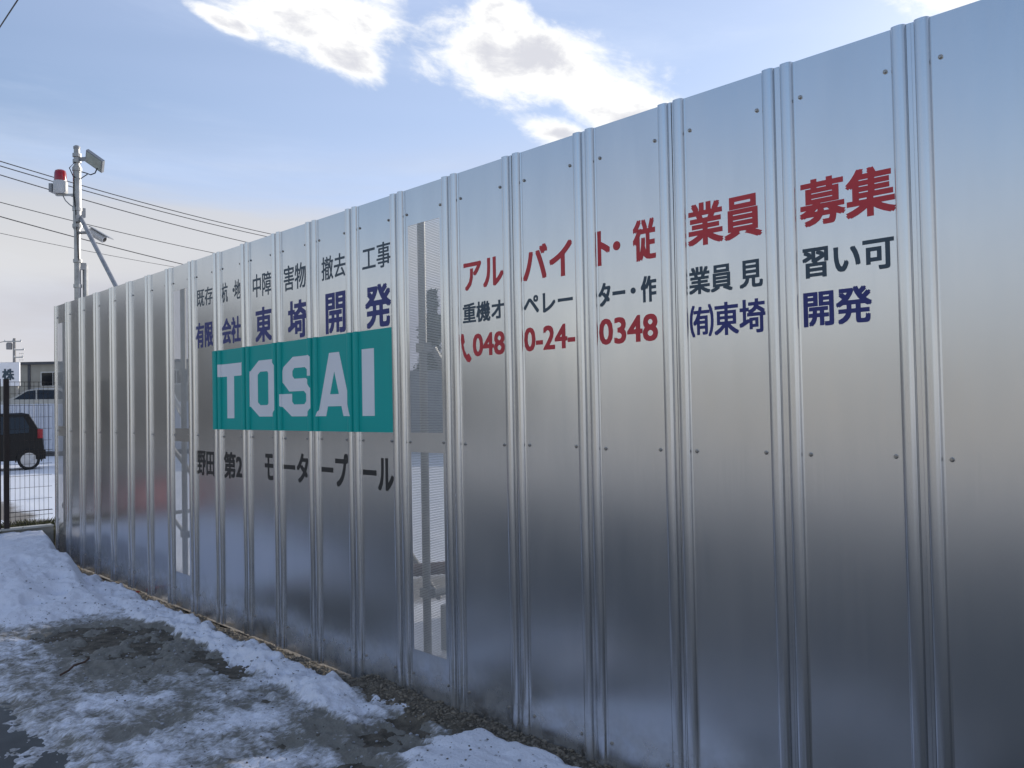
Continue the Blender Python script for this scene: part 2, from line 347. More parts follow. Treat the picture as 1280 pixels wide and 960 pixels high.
# clean snow left along the gravel, the heap in the corner and the block nearest the camera
clean = np.zeros_like(gx)
bank = ss(.17 - np.abs(gx-2.67-.05*fbm(gy*2.3, gy*0, 3, 90)) + .17*fbm(gx*5, gy*5, 5, 91, .6), 0, .09)*ss(gy+.5*fbm(gx*4, gy*4, 3, 93), 3.5, 4.6)
h += bank*(.035+.03*lump+.02*ridge); clean = np.maximum(clean, bank)
blk = ss(el_(2.60, 2.90, .46, .74, .1)+.34*fbm(gx*4, gy*4, 4, 95), .02, .30)*ss(-gx+.05*fbm(gy*7, gx*7, 3, 92), -2.93, -2.86)
h = np.maximum(h, -.01) * (1-blk) + blk*(.075+.018*lump+.012*rough+.012*ridge); clean = np.maximum(clean, blk)
b2 = 0*ss(el_(2.76, 3.62, .12, .16)+.3*fbm(gx*7, gy*7, 3, 96), 0, .3); h += b2*.06; clean = np.maximum(clean, b2)
px = gy-(7.55+.75*ss(-gx, -2.7, -1.3)*0+.18*fbm(gx*2.5, gy*.0, 4, 98)+.12*fbm(gx*7, gy*7, 3, 99)) 
edge_r = 2.60+.17*ss(gy, 8.2, 9.8)+.16*ss(gy, 9.8, 10.9)+.05*fbm(gx*0, gy*4, 4, 97)
pile = ss(px, 0, .35)*ss(edge_r-gx, -.02, .16)
ph = .07+.23*ss(px, .0, 2.0)+.035*fbm(gx*2.2, gy*2.2, 4, 100)+.026*fbm(gx*8, gy*8, 5, 101, .6)+.012*ridge + .05*ss(px, 2.3, 3.0)
for a, b_ in ((2.2, 9.4), (1.85, 9.0), (2.35, 8.8), (2.25, 8.35), (1.7, 9.9), (2.0, 8.2)):      # footprints
    ph -= .05*ss(.10-np.hypot((gx-a), (gy-b_)/1.7), 0, .06)
h = h*(1-pile)+np.maximum(ph, .03)*pile; clean = np.maximum(clean, pile)
gra = ss(gx - (2.83+.035*near+.03*fbm(gy*5, gx*0, 4, 110)+.05*fbm(gx*9, gy*9, 3, 111)), 0, .06)*(1-pile)*(1-.75*blk)
h -= .10*gra
dirt = .80 + .34*fbm(gx*2.5, gy*2.5, 4, 120) - .35*rough - .55*mid - 1.0*clean + .25*bare
mud = ss(el_(2.25, 6.35, .75, 1.5, .1)+.5*wob, 0, .6)+.65*ss(el_(2.55, 3.75, .38, .7, .1)+.5*wob, 0, .6)
dirt += .45*mud*(1-clean)-.12*(1-np.clip(mud, 0, 1))
dirt = np.where(clean > .5, dirt-.1+.12*fbm(gx*6, gy*6, 4, 121), dirt)
snow_o = grid('roadside_snow', xs, ys, h, MM['snow'], keep=(h > -.02), attr=dirt)

# loose stones of the gravel strip (too many to count) and frozen crumbs of snow
def scatter(name, n, fx_, fy_, fz_, rlo, rhi, m):
    ico = bmesh.new(); bmesh.ops.create_icosphere(ico, subdivisions=1, radius=1); iv = np.array([v.co[:] for v in ico.verts]); ff = np.array([[v.index for v in f.verts] for f in ico.faces]); ico.free()
    V, F = [], []
    for k in range(n):
        x, y = fx_(), fy_(); r_ = rlo*(rhi/rlo)**(rng.random()**1.6)
        a = rng.random()*6.28; c, s_ = math.cos(a), math.sin(a)
        q = iv*(1+.25*(rng.random((len(iv), 1))-.5))*np.array([1, .6+.5*rng.random(), .45+.4*rng.random()])*r_
        q = np.stack([q[:, 0]*c-q[:, 1]*s_, q[:, 0]*s_+q[:, 1]*c, q[:, 2]], 1)+np.array([x, y, fz_(x, y)+r_*.15])
        F.append(ff+len(V)*len(iv)); V.append(q)
    me = bpy.data.meshes.new(name); me.from_pydata(np.concatenate(V).tolist(), [], np.concatenate(F).tolist()); me.update()
    o = link(name, me, m, None, False, 'stuff'); return o
def soil_at(x, y):
    i = int(np.clip(round((x-xs[0])/st), 0, len(xs)-1)); j = int(np.clip(round((y-ys[0])/st), 0, len(ys)-1)); return soil[j, i]
def top_at(x, y):
    i = int(np.clip(round((x-xs[0])/st), 0, len(xs)-1)); j = int(np.clip(round((y-ys[0])/st), 0, len(ys)-1)); return max(soil[j, i], h[j, i])
g = scatter('gravel', 11000, lambda: 3.02-.24*rng.random()**1.1, lambda: 2.2+8.6*rng.random(), soil_at, .003, .014, MM['stone'])
tag(g, 'loose pale gravel and grit lying along the foot of the metal fence', 'gravel')
g = scatter('grit', 800, lambda: 1.6+1.3*rng.random(), lambda: 2.6+5.4*rng.random(), top_at, .002, .008, MM['soil'])
tag(g, 'dark grit sprinkled over the trodden slush beside the road', 'grit')
g = scatter('snow_crumbs', 1500, lambda: 1.25+1.6*rng.random(), lambda: 2.6+6.5*rng.random(), top_at, .002, .013, mat('snow_crumb', (.36, .37, .40), .6, 0, .35, 8))
tag(g, 'frozen crumbs and small lumps of snow scattered on the slush', 'snow crumbs')

# ------------------------------------------------------------------ the metal fence
FY0, PIT, HT, ZB = 1.159, .5, 3.0, .012
fence = thing('metal_fence', 'tall silver sheet metal fence with red and blue lettering and a teal sign beside snow', 'fence', (FX, 0, 0))
PB = []                                              # (s, p) profile of one panel, s along the fence away from the camera
def rib(c):
    pts = []
    for k in range(15):
        t = math.pi*k/14; cs, sn = math.cos(t), math.sin(t)
        pts.append((c-.0255*math.copysign(abs(cs)**.75, cs), .003+.018*abs(sn)**.85))
    return pts
PB = [(-.002, .0045)] + [(.0125, .0045)] + rib(.039) + [(.0665, 0.0012), (.070, 0), (.0712, 0)] + [(.4288, 0), (.43, 0), (.4335, .0012)] + rib(.461) + [(.4875, .003), (.5100, .003)]
def pz(s):                                           # height of the panel surface over the fence plane
    s = min(max(s, PB[0][0]), PB[-1][0])
    for (a, pa), (b_, pb) in zip(PB[:-1], PB[1:]):
        if a <= s <= b_: return pa+(pb-pa)*((s-a)/(b_-a) if b_ > a else 0)
    return 0.0
def panel_mesh(win=None):
    mb = MB(); T = .0012
    left = [q for q in PB if q[0] <= .0713]; right = [q for q in PB if q[0] >= .4287]
    def strip(pts, z0, z1, cap=True):
        fr = [(-p, s) for s, p in pts]; bk = [(-p+T, s) for s, p in pts][::-1]; ring = fr+bk
        mb.loft([[Vector((x, y, z0)) for x, y in ring], [Vector((x, y, z1)) for x, y in ring]])
    if not win: strip(PB, ZB, HT)
    else:
        s0, s1, rows = win
        strip(left, ZB, HT); strip(right, ZB, HT)
        for a, b_ in ((.0712, s0), (s1, .4288)): mb.box(0, T, a, b_, ZB, HT)
        zz = [ZB]+[z for r_ in rows for z in r_]+[HT]
        for k in range(0, len(zz), 2): mb.box(0, T, s0, s1, zz[k], zz[k+1])
    me = bpy.data.meshes.new('fence_panel'); me.from_pydata(mb.v, [], mb.f); me.update(); me.materials.append(MM['sheet'])
    bm = bmesh.new(); bm.from_mesh(me); bmesh.ops.recalc_face_normals(bm, faces=bm.faces); bm.to_mesh(me); bm.free()
    me.polygons.foreach_set('use_smooth', [True]*len(me.polygons)); me.set_sharp_from_angle(angle=R(30)); return me
WIN = (.10, .40, [(.31, 1.455), (1.57, 2.785)])
solid, windowed = panel_mesh(), panel_mesh(WIN)
# perforated sheet: staggered round-ish holes, really open
def perf_mesh():
    V, F = [], []; ps, pzz = .0108, .0094; hr = .0038
    for z0, z1 in WIN[2]:
        nz = int((z1-z0+.02)/pzz); ns = int((WIN[1]-WIN[0]+.02)/ps)
        for j in range(nz):
            o = (j % 2)*ps/2
            for i in range(ns):
                a = WIN[0]-.012+o+i*ps; b_ = z0-.01+j*pzz; cx, cz = a+ps/2, b_+pzz/2; n = len(V)
                V += [(0, a, b_), (0, a+ps, b_), (0, a+ps, b_+pzz), (0, a, b_+pzz)]
                V += [(0, cx+hr*math.cos(k*math.pi/3), cz+hr*math.sin(k*math.pi/3)) for k in range(6)]
                c0, c1, c2, c3, h0, h60, h120, h180, h240, h300 = range(n, n+10)
                F += [(c0, c1, h300, h240), (c1, h0, h300), (c1, c2, h0), (c2, h60, h0), (c2, c3, h120, h60), (c3, h180, h120), (c3, c0, h180), (c0, h240, h180)]
    me = bpy.data.meshes.new('perforated_sheet'); me.from_pydata(V, [], F); me.update(); me.materials.append(MM['perf']); return me
perf = perf_mesh()
sc_ = MB().lathe([(.0001, -.001), (.0085, -.001), (.0085, .0012), (.0062, .0018), (.0062, .0062), (.0048, .0072), (.0001, .0074)], 10, Matrix.Rotation(R(-90), 4, 'Y'))
scm = bpy.data.meshes.new('screw'); scm.from_pydata(sc_.v, [], sc_.f); scm.update(); scm.materials.append(MM['screw'])
panels = {}
for i in range(-8, 20):
    w = i in (5, 12, 19)
    p = bpy.data.objects.new('fence_panel', windowed if w else solid); C.objects.link(p); p.parent = fence
    p.location = (0, FY0+PIT*i, 0); p.rotation_euler = (0, R(random.uniform(-.03, .03)), 0)
    if w:
        q = bpy.data.objects.new('perforated_sheet', perf); C.objects.link(q); q.parent = p; q.location = (.0035, 0, 0)
        p['label'] = 'panel with two tall perforated window openings'
    if -2 <= i:
        for z in (.17, 1.514, 2.855):
            for s in (.093, .407):
                q = bpy.data.objects.new('screw', scm); C.objects.link(q); q.parent = p
                q.location = (-.0005, s+random.uniform(-.004, .004), z+random.uniform(-.004, .004)); q.rotation_euler = (random.uniform(0, 1), 0, 0)
    panels[i] = p

# lettering: glyph outlines laid on the sheet, cut and bent to its profile
CUTS = sorted({round(s, 4) for s, _ in PB})
def lay(bm, i, name, m, off=.0006, label=None):
    """bm in (0, s, z) panel coordinates; bend over the ribs and link under panel i"""
    if not bm.verts: return
    lo, hi = min(v.co.y for v in bm.verts), max(v.co.y for v in bm.verts)
    for c in CUTS:
        if lo < c < hi and not .072 < c < .428:
            bmesh.ops.bisect_plane(bm, geom=bm.verts[:]+bm.edges[:]+bm.faces[:], dist=1e-6, plane_co=(0, c, 0), plane_no=(0, 1, 0))
    for v in bm.verts: v.co.x = -(pz(v.co.y)+off+v.co.x)
    bmesh.ops.recalc_face_normals(bm, faces=bm.faces)
    me = bpy.data.meshes.new(name); bm.to_mesh(me); bm.free()
    me.materials.append(m); o = bpy.data.objects.new(name, me); C.objects.link(o); o.parent = panels[i]
    if label: o['label'] = label
    return o
def glyphs(text, bold=0):
    c = bpy.data.curves.new('t', 'FONT'); c.body = text; c.resolution_u = 3
    o = bpy.data.objects.new('t', c); C.objects.link(o); dg = bpy.context.evaluated_depsgraph_get()
    me = bpy.data.meshes.new_from_object(o.evaluated_get(dg)); bpy.data.objects.remove(o); bpy.data.curves.remove(c)
    return me
def write(i, text, y_left, y_right, z0, z1, m, bold=.018):
    b0 = FY0+PIT*i
    y_right = max(y_right, b0+.060+.015*b0/2.99); y_left = min(y_left+(.012 if i > 5 else 0), b0+.431)   # clear of the ribs
    me = glyphs(text); bm = bmesh.new(); e = (z1-z0)*bold
    ax = [v.co.x for v in me.vertices]; ay = [v.co.y for v in me.vertices]; x0, x1, y0, y1 = min(ax), max(ax), min(ay), max(ay)
    for k, (dx, dy) in enumerate(((0, 0), (1, .8), (-1, .8), (1, -.8), (-1, -.8), (1, 0), (-1, 0)) if bold > .03 else ((0, 0), (1, .8), (-1, .8), (1, -.8), (-1, -.8)) if bold > .008 else ((.5, 0), (-.5, .5))):
        n0 = len(bm.verts); bm.from_mesh(me); bm.verts.ensure_lookup_table()
        for v in bm.verts[n0:]:
            s = y_left-e+(v.co.x-x0)/(x1-x0)*(y_right-y_left+2*e)-b0+dx*e; z = z0+e+(v.co.y-y0)/(y1-y0)*(z1-z0-2*e)+dy*e; v.co = (.0001*k, s, z)
    bpy.data.meshes.remove(me)
    return lay(bm, i, 'lettering', m, .0004)
def poly(i, pts, m, off=.0006, name='lettering'):
    """polygon in world (y, z); kept only where it lies on panel i"""
    b0 = FY0+PIT*i; bm = bmesh.new(); vs = [bm.verts.new((0, y-b0, z)) for y, z in pts]; bm.faces.new(vs); bm.normal_update()
    bmesh.ops.triangulate(bm, faces=bm.faces[:])
    for c, n in ((0.0, -1), (.5, 1)):
        bmesh.ops.bisect_plane(bm, geom=bm.verts[:]+bm.edges[:]+bm.faces[:], dist=1e-6, plane_co=(0, c, 0), plane_no=(0, n, 0), clear_outer=True)
    return lay(bm, i, name, m, off)
RD, NV, SL, BK = MM['red'], MM['navy'], MM['slate'], MM['black']
for a in ((4, 'アル', 3.555, 3.222, 2.342, 2.50, RD, .03), (3, 'バイ', 3.10, 2.75, 2.335, 2.515, RD, .03), (2, 'ト　従', 2.625, 2.255, 2.342, 2.528, RD, .03),
          (1, '業員', 2.118, 1.742, 2.364, 2.545, RD, .03), (0, '募集', 1.584, 1.222, 2.362, 2.54, RD, .03),
          (4, '重機オ', 3.567, 3.222, 2.165, 2.276, SL, .028), (3, 'ペレー', 3.09, 2.752, 2.17, 2.268, SL, .03), (2, 'ター　作', 2.617, 2.258, 2.158, 2.276, SL, .032),
          (1, '業員 見', 2.112, 1.745, 2.164, 2.28, SL, .028), (0, '習い可', 1.577, 1.236, 2.170, 2.284, SL, .032),
          (4, '048', 3.488, 3.216, 1.982, 2.106, RD, .035), (3, '0-24-', 3.106, 2.742, 1.985, 2.107, RD, .035), (2, '0348', 2.610, 2.255, 1.986, 2.108, RD, .035),
          (1, '㈲東埼', 2.134, 1.738, 1.985, 2.121, NV, .022), (0, '開発', 1.578, 1.318, 1.988, 2.124, NV, .029),
          (11, '既存', 7.052, 6.715, 2.592, 2.746, SL, .013), (10, '杭　地', 6.572, 6.20, 2.582, 2.742, SL, .013), (9, '中障', 6.030, 5.688, 2.565, 2.742, SL, .013),
          (8, '害物', 5.545, 5.186, 2.56, 2.742, SL, .013), (7, '撤去', 5.03, 4.69, 2.575, 2.735, SL, .013), (6, '工事', 4.535, 4.214, 2.575, 2.732, SL, .013),
          (11, '有限', 7.09, 6.70, 2.245, 2.462, NV, .03), (10, '会社', 6.575, 6.180, 2.246, 2.456, NV, .03), (9, '東', 5.995, 5.710, 2.222, 2.486, NV, .029),
          (8, '埼', 5.493, 5.224, 2.215, 2.485, NV, .03), (7, '開', 4.985, 4.750, 2.212, 2.485, NV, .029), (6, '発', 4.510, 4.238, 2.208, 2.482, NV, .029),
          (11, '野田', 7.10, 6.724, 1.18, 1.388, BK, .028), (10, '第2', 6.562, 6.19, 1.178, 1.392, BK, .034), (9, 'モ', 5.868, 5.684, 1.20, 1.396, BK, .035),
          (8, 'ータ', 5.578, 5.185, 1.205, 1.412, BK, .032), (7, 'ープ', 5.062, 4.712, 1.205, 1.425, BK, .032), (6, 'ール', 4.561, 4.200, 1.208, 1.412, BK, .032)):
    write(*a)
for i, y, z, r_, m in ((2, 2.475, 2.432, .021, RD), (2, 2.386, 2.218, .014, SL), (10, 6.37, 2.665, .016, SL)):    # heavy middle dots
    poly(i, [(y+r_*math.cos(k*math.pi/8), z+r_*math.sin(k*math.pi/8)) for k in range(16)], m, .0013)
# handset symbol before the number
hs = [(0, 1), (.22, .98), (.33, .70), (.20, .62), (.30, .42), (.52, .24), (.70, .30), (.98, .10), (.80, -.02), (.55, 0), (.22, .20), (.02, .50), (-.06, .80)]
poly(4, [(3.583-.085*a, 1.958+.155*b_) for a, b_ in hs], RD)
# teal board sheet wrapped over the ribs, white outlined letters on it
for i in range(6, 12): poly(i, [(4.240, 1.567), (6.772, 1.567), (6.772, 2.203), (4.240, 2.203)], MM['teal'], .0007, 'sign_sheet')
def board(pts, off=.0013):
    ys_ = [y for y, _ in pts]
    for i in range(6, 12):
        if max(ys_) > FY0+PIT*i and min(ys_) < FY0+PIT*(i+1): poly(i, pts, MM['white'], off)
Z0, Z1 = 1.668, 2.088; sw = .098
def bx_(y0, y1, z0, z1): board([(y0, z0), (y0, z1), (y1, z1), (y1, z0)])
bx_(6.662, 6.200, Z1-.10, Z1); bx_(6.500, 6.375, Z0-.012, Z1-.0999)
def frame_letter(outer, inner):
    n = len(outer)
    for k in range(n):
        j = (k+1) % n; board([outer[k], outer[j], inner[j], inner[k]])
def octo(yl, yr, z0, z1, c):
    cy, cz = c, c*.42
    return [(yl, z0+cz*1.3), (yl, z1-cz*1.3), (yl-cy, z1), (yr+cy*.4, z1), (yr, z1-cz*.8), (yr, z0+cz*.8), (yr+cy*.4, z0), (yl-cy, z0)]
frame_letter(octo(6.095, 5.685, Z0, Z1, .14), octo(5.975, 5.810, Z0+.085, Z1-.085, .04))
# S
yl, yr = 5.612, 5.178
S1 = [(1, .66), (1, .97), (.96, 1), (.40, 1), (.08, .84), (.05, .78), (.05, .58), (.27, .42), (.74, .42), (.81, .37), (.81, .25), (.75, .20), (.42, .20), (.36, .25), (.36, .38),
      (.01, .38), (.01, .18), (.34, 0), (.82, 0), (1, .13), (1, .46), (.86, .60), (.80, .63), (.44, .63), (.38, .68), (.38, .76), (.44, .81), (.78, .81), (.84, .77), (.84, .66)]
board([(yl+(yr-yl)*a, Z0+(Z1-Z0)*b_) for a, b_ in S1])
# A
al, ar = 5.108, 4.684; at_ = (al+ar)/2
board([(al, Z0), (at_+.062, Z1), (at_, Z1), (at_, Z1-.125), (al-.105, Z0)])
board([(ar, Z0), (at_-.062, Z1), (at_, Z1), (at_, Z1-.125), (ar+.105, Z0)])
board([(al-.085, Z0+.065), (al-.115, Z0+.145), (ar+.115, Z0+.145), (ar+.085, Z0+.065)], .0016)
bx_(4.566, 4.430, Z0, Z1)

# pipe frame that carries the panels, seen through the openings
PX = .048
for z in (2.86, 1.514, .17): MB().bar((PX, -2.9, z), (PX, 11.15, z), .0215, 10).build('rail', MM['fpipe'], fence, True)
posts = [-3.02+1.77*k for k in range(9)]
for y in posts:
    y += .0
    MB().bar((PX+.05, y, -.1), (PX+.05, y, 2.93), .0243, 12).build('post', MM['fpipe'], fence, True)
    MB().bar((PX+.10, y-.03, 2.07), (1.55, y-.03, .08), .0243, 10).build('brace', MM['fpipe'], fence, True)
    MB().bar((PX+.06, y-.05, .62), (1.12, y-.05, .62), .0215, 10).build('brace', MM['fpipe'], fence, True)
    MB().bar((1.12, y+.0, -.1), (1.12, y+.0, .95), .0243, 10).build('stake', MM['fpipe'], fence, True)
    for x, z in ((PX+.05, 2.07), (1.12, .62), (PX+.05, .62), (PX+.03, 1.514)): MB().box(x-.03, x+.03, y-.045, y+.03, z-.028, z+.028).build('clamp', MM['fpipe'], fence)

# ------------------------------------------------------------------ low wall and wire fence at the corner
lw = thing('concrete_wall', 'low plain concrete wall under the wire fence at the left corner', 'wall', (0, 11.2, 0))
mb = MB(); mb.box(1.0, 2.955, -.06, .06, -.1, .385).build('wall', MM['concrete'], lw)
MB().box(.99, 2.955, -.072, .072, .387, .405).build('coping', mat('coping', (.5, .49, .45), .8, 0, .1), lw)
wf = thing('wire_fence', 'dark brown welded wire fence standing on the low concrete wall', 'fence', (0, 11.2, 0))
for x in (2.478, 2.392, 1.05):
    p = MB(); p.box(x-.026, x+.026, -.022, .022, .40, 2.13); p.build('post', MM['brown'], wf)
for x0, x1 in ((1.08, 2.39), (2.50, 2.95)):
    p = MB(); x = x0+.01
    while x < x1: p.box(x-.0018, x+.0018, -.03, -.0264, .43, 2.10); x += .05
    z = .45
    while z < 2.1: p.box(x0-.02, x1, -.0264, -.0222, z-.002, z+.002); z += .137
    for z in (.56, 1.27, 2.07):
        p.box(x0-.02, x1, -.05, -.045, z+.022, z+.027); p.box(x0-.02, x1, -.05, -.045, z-.027, z-.022)
    p.build('wire_mesh', MM['brown'], wf)
# grass and weeds on top behind the wall
V, F = [], []
for k in range(9000):
    x = 1.0+2.0*rng.random(); y = 11.32+.5*rng.random(); hgt = .18+.22*rng.random(); a = rng.random()*6.28; b_ = .05*rng.normal(size=2); w_ = .004
    n = len(V); V += [(x-w_*math.cos(a), y-w_*math.sin(a), .05), (x+w_*math.cos(a), y+w_*math.sin(a), .05), (x+b_[0]+w_, y+b_[1], .05+hgt*.7), (x+b_[0]*2, y+b_[1]*2, .05+hgt)]
    F += [(n, n+1, n+2), (n, n+2, n+3)]
me = bpy.data.meshes.new('grass'); me.from_pydata(V, [], F); me.update()
tag(link('grass', me, MM['grass'], None, False, 'stuff'), 'dark winter grass growing behind the low concrete wall', 'grass')

# ------------------------------------------------------------------ mast with lamp, beacon and camera
mast = thing('pipe_mast', 'galvanised pipe mast with slanting stays rising behind the far end of the metal fence', 'mast', (3.175, 10.93, -.065))
MB().bar((0, 0, -.1), (0, 0, 4.02), .037, 14).build('pole', MM['galv'], mast, True)
MB().bar((0, 0, 3.98), (0, 0, 4.74), .046, 14).build('pole', MM['galv'], mast, True)
MB().bar((0, 0, 4.74), (0, 0, 4.95), .034, 14).build('pole', MM['galv'], mast, True)
MB().lathe([(.001, 4.95), (.04, 4.95), (.04, 4.975), (.02, 4.99), (.001, 4.99)], 12).build('cap', MM['grey'], mast, True)
for z, r_ in ((4.87, .05), (4.80, .048), (4.70, .055), (4.22, .055), (4.02, .056), (3.60, .05), (3.30, .048)): MB().lathe([(.03, z-.02), (r_, z-.02), (r_, z+.02), (.03, z+.02)], 12).build('clamp', MM['galv'], mast)
for b_ in ((.03, .085, -.03, .03, 4.13, 4.24), (-.03, .03, -.08, -.03, 4.06, 4.14), (.02, .09, -.03, .03, 3.50, 3.58)): MB().box(*b_).build('bracket', MM['galv'], mast)
MB().bar((.02, -.05, 4.12), (.03, -3.0, 1.75), .0243, 10).build('stay', MM['galv'], mast, True)
MB().bar((.085, .0, 3.56), (.03, -.20, .4), .030, 10).build('stay', MM['galv'], mast, True)
c = MB(); c.path([(-.03, -.03, 4.78), (-.09, -.02, 4.70), (-.05, -.03, 4.60), (.02, -.04, 4.58), (.09, -.09, 4.64)], .006); c.path([(-.04, -.02, 4.60), (-.05, -.03, 4.40), (-.03, -.04, 4.2), (0, -.05, 3.6)], .006)
c.build('cable', MM['dark'], mast, True)
# floodlight
fl = thing('floodlight', 'square grey floodlight tilted down from the top of the pipe mast', 'floodlight', (3.175, 10.93, 4.735), R(-47))
MB().box(.03, .16, -.012, .012, .0, .045).build('bracket', MM['grey'], fl)
T1 = Matrix.Translation((.235, -.02, -.012)) @ Matrix.Rotation(R(36), 4, 'Y') @ Matrix.Rotation(R(-50), 4, 'X')
MB().box(-.125, .125, -.085, .085, -.018, .018, T1).build('housing', MM['grey'], fl)
MB().box(-.108, .108, -.070, .070, -.0225, -.0185, T1).build('lens', MM['glassw'], fl)
c = MB()
for k in range(9): c.box(-.1+.025*k-.003, -.1+.025*k+.003, -.06, .06, .0182, .038, T1)
c.build('cooling_fins', MM['grey'], fl)
MB().path([(.27, -.03, -.10), (.24, -.03, -.16), (.18, -.02, -.175), (.12, -.01, -.15), (.06, 0, -.13)], .007).build('cable', MM['dark'], fl, True)
# rotating beacon
bc = thing('warning_beacon', 'red domed warning beacon on a grey box left of the pipe mast', 'warning light', (3.025, 11.05, 4.34), R(-43))
MB().lathe([(.001, 0), (.075, 0), (.082, .02), (.082, .14), (.074, .155), (.001, .155)], 18).build('base', MM['plastic'], bc, True)
MB().lathe([(.001, .156), (.070, .156), (.070, .175), (.066, .25), (.058, .278), (.035, .292), (.001, .295)], 18).build('dome', MM['lens'], bc, True)
MB().box(-.115, -.078, -.05, .05, .02, .12).build('horn', MM['grey'], bc)
MB().box(-.05, .20, -.02, .02, -.022, -.002).build('bracket', MM['galv'], bc)
MB().path([(.03, 0, -.02), (.06, .0, -.08), (.11, 0, -.13), (.17, 0, -.17)], .007).build('cable', MM['grey'], bc, True)
# security camera
sc = thing('security_camera', 'grey bullet security camera on the pipe mast above the metal fence', 'camera', (3.185, 10.90, 3.87), R(-47))
MB().bar((.0, 0, .0), (.13, 0, .0), .018, 10).build('arm', MM['galv'], sc, True)
T2 = Matrix.Translation((.235, 0, -.045)) @ Matrix.Rotation(R(31), 4, 'Y')
MB().lathe([(.001, -.12), (.04, -.12), (.045, -.10), (.045, .09), (.036, .095), (.001, .09)], 14, T2 @ Matrix.Rotation(R(90), 4, 'Y')).build('body', MM['plastic'], sc, True)
MB().box(-.13, .16, -.05, .05, .046, .056, T2).build('sunshade', MM['grey'], sc)
MB().lathe([(.001, .0915), (.026, .0915), (.026, .10), (.001, .10)], 12, T2 @ Matrix.Rotation(R(90), 4, 'Y')).build('lens', MM['dark'], sc, True)

# ------------------------------------------------------------------ cars
def car(name, label, group, loc, rz, paint, prof, glass_pts, wheelx, W2=.72, lamps=True):
    t = thing(name, label, 'car', loc, rz, group); rings = []
    hmax = max(z for _, z in prof)
    for y, k in ((-W2, 0), (-W2+.05, 1), (W2-.05, 1), (W2, 0)):
        rings.append([Vector((x*(1 if k else .985), (y - (math.copysign(.17, y)*max(0, (z-.85)/(hmax-.85)))), z if k else min(z, hmax-.05)+(.03 if z < .3 else 0))) for x, z in prof])
    MB().loft(rings).build('body', paint, t, 30)
    for sgn in (-1, 1):
        for g_ in glass_pts:
            vs = []
            for o_ in (.004, -.02):
                vs += [Vector((x, sgn*(W2+o_-.17*max(0, (z-.85)/(hmax-.85))), z)) for x, z in g_]
            n = len(g_); MB().add(vs, [tuple(range(n)), tuple(range(n, 2*n))]+[(k, (k+1) % n, n+(k+1) % n, n+k) for k in range(n)]).build('window', MM['glass'], t)
            xs_ = [x for x, _ in g_]
        MB().box(xs_[0]-.1, xs_[0]+.08, sgn*W2-.005, sgn*W2+.02, .86, .89).build('handle', paint, t)
        for x in wheelx:
            Mw = Matrix.Translation((x, sgn*(W2-.09), .285)) @ Matrix.Rotation(R(90), 4, 'X')
            MB().lathe([(.001, -.085), (.20, -.085), (.262, -.085), (.285, -.06), (.285, .06), (.262, .085), (.20, .085), (.001, .085)], 24, Mw).build('tyre', MM['dark'], t, True)
            ri = MB(); ri.lathe([(.185, .0), (.205, .0), (.205, .092), (.185, .092)], 24, Matrix.Translation((x, sgn*(W2-.09), .285)) @ Matrix.Rotation(R(-90*sgn), 4, 'X') @ Matrix.Rotation(R(180 if sgn > 0 else 180), 4, 'X') @ Matrix.Rotation(R(180), 4, 'X'))
            for k in range(12):
                a = 2*math.pi*k/12
                ri.bar((x+.04*math.cos(a), sgn*(W2-.001), .285+.04*math.sin(a)), (x+.195*math.cos(a), sgn*(W2-.003), .285+.195*math.sin(a)), .011, 5)
            ri.lathe([(.001, 0), (.055, 0), (.055, .012), (.001, .014)], 14, Matrix.Translation((x, sgn*(W2-.001), .285)) @ Matrix.Rotation(R(-90*sgn), 4, 'X'))
            ri.build('rim', MM['alloy'], t, True)
            arch = MB(); pts = [(x+.325*math.cos(R(a)), .285+.325*math.sin(R(a))) for a in range(-10, 191, 20)]
            arch.path([(a, sgn*(W2+.002), b_) for a, b_ in pts], .018).build('wheel_arch', MM['dark'], t, True)
    rear = max(x for x, _ in prof); front = min(x for x, _ in prof)
    for sgn in (-1, 1):
        MB().box(rear-.17, rear-.035, sgn*W2-.02*sgn-.06, sgn*W2-.02*sgn+.06, .90, 1.16).build('tail_lamp', MM['lens'], t)
        MB().box(front+.0, front+.14, sgn*(W2-.12)-.12, sgn*(W2-.12)+.12, .66, .80).build('headlight', MM['glassw'], t)
    MB().box(rear-.22, rear+.035, -W2-.012, W2+.012, .30, .56).build('bumper', paint, t)
    MB().box(rear-.005, rear+.008, -.18, .18, .66, .80).build('number_plate', MM['plastic'], t)
    return t
minip = [(-1.68, .25), (-1.70, .62), (-1.62, .84), (-1.22, .98), (-.78, 1.50), (-.58, 1.60), (1.05, 1.64), (1.24, 1.60), (1.46, 1.20), (1.58, .92), (1.61, .62), (1.58, .28)]
ming = [[(-1.02, 1.02), (-.66, 1.48), (-.20, 1.52), (-.20, 1.02)], [(-.14, 1.02), (-.14, 1.52), (.62, 1.54), (.62, 1.02)], [(.70, 1.04), (.70, 1.53), (1.10, 1.53), (1.24, 1.22), (1.22, 1.06)]]
ca = car('parked_car', 'black hatchback parked on sunlit snow behind the wire fence', None, (5.57, 28.29, .12), R(-12), MM['carblack'], minip, ming, (-1.1, 1.22))
sedan = [(-2.0, .3), (-2.05, .6), (-1.9, .82), (-1.1, .96), (-.45, 1.38), (.0, 1.48), (.9, 1.46), (1.6, 1.1), (2.1, 1.02), (2.16, .7), (2.1, .3)]
sedg = [[(-.92, .98), (-.42, 1.33), (-.08, 1.38), (-.08, .98)], [(-.02, .98), (-.02, 1.39), (.82, 1.38), (1.3, 1.05), (1.25, .98)]]
cb_ = car('parked_car', 'silver grey car on raised ground behind the white panel fence', None, (10.55, 42.1, 1.38), R(-14), MM['cargrey'], sedan, sedg, (-1.35, 1.3))

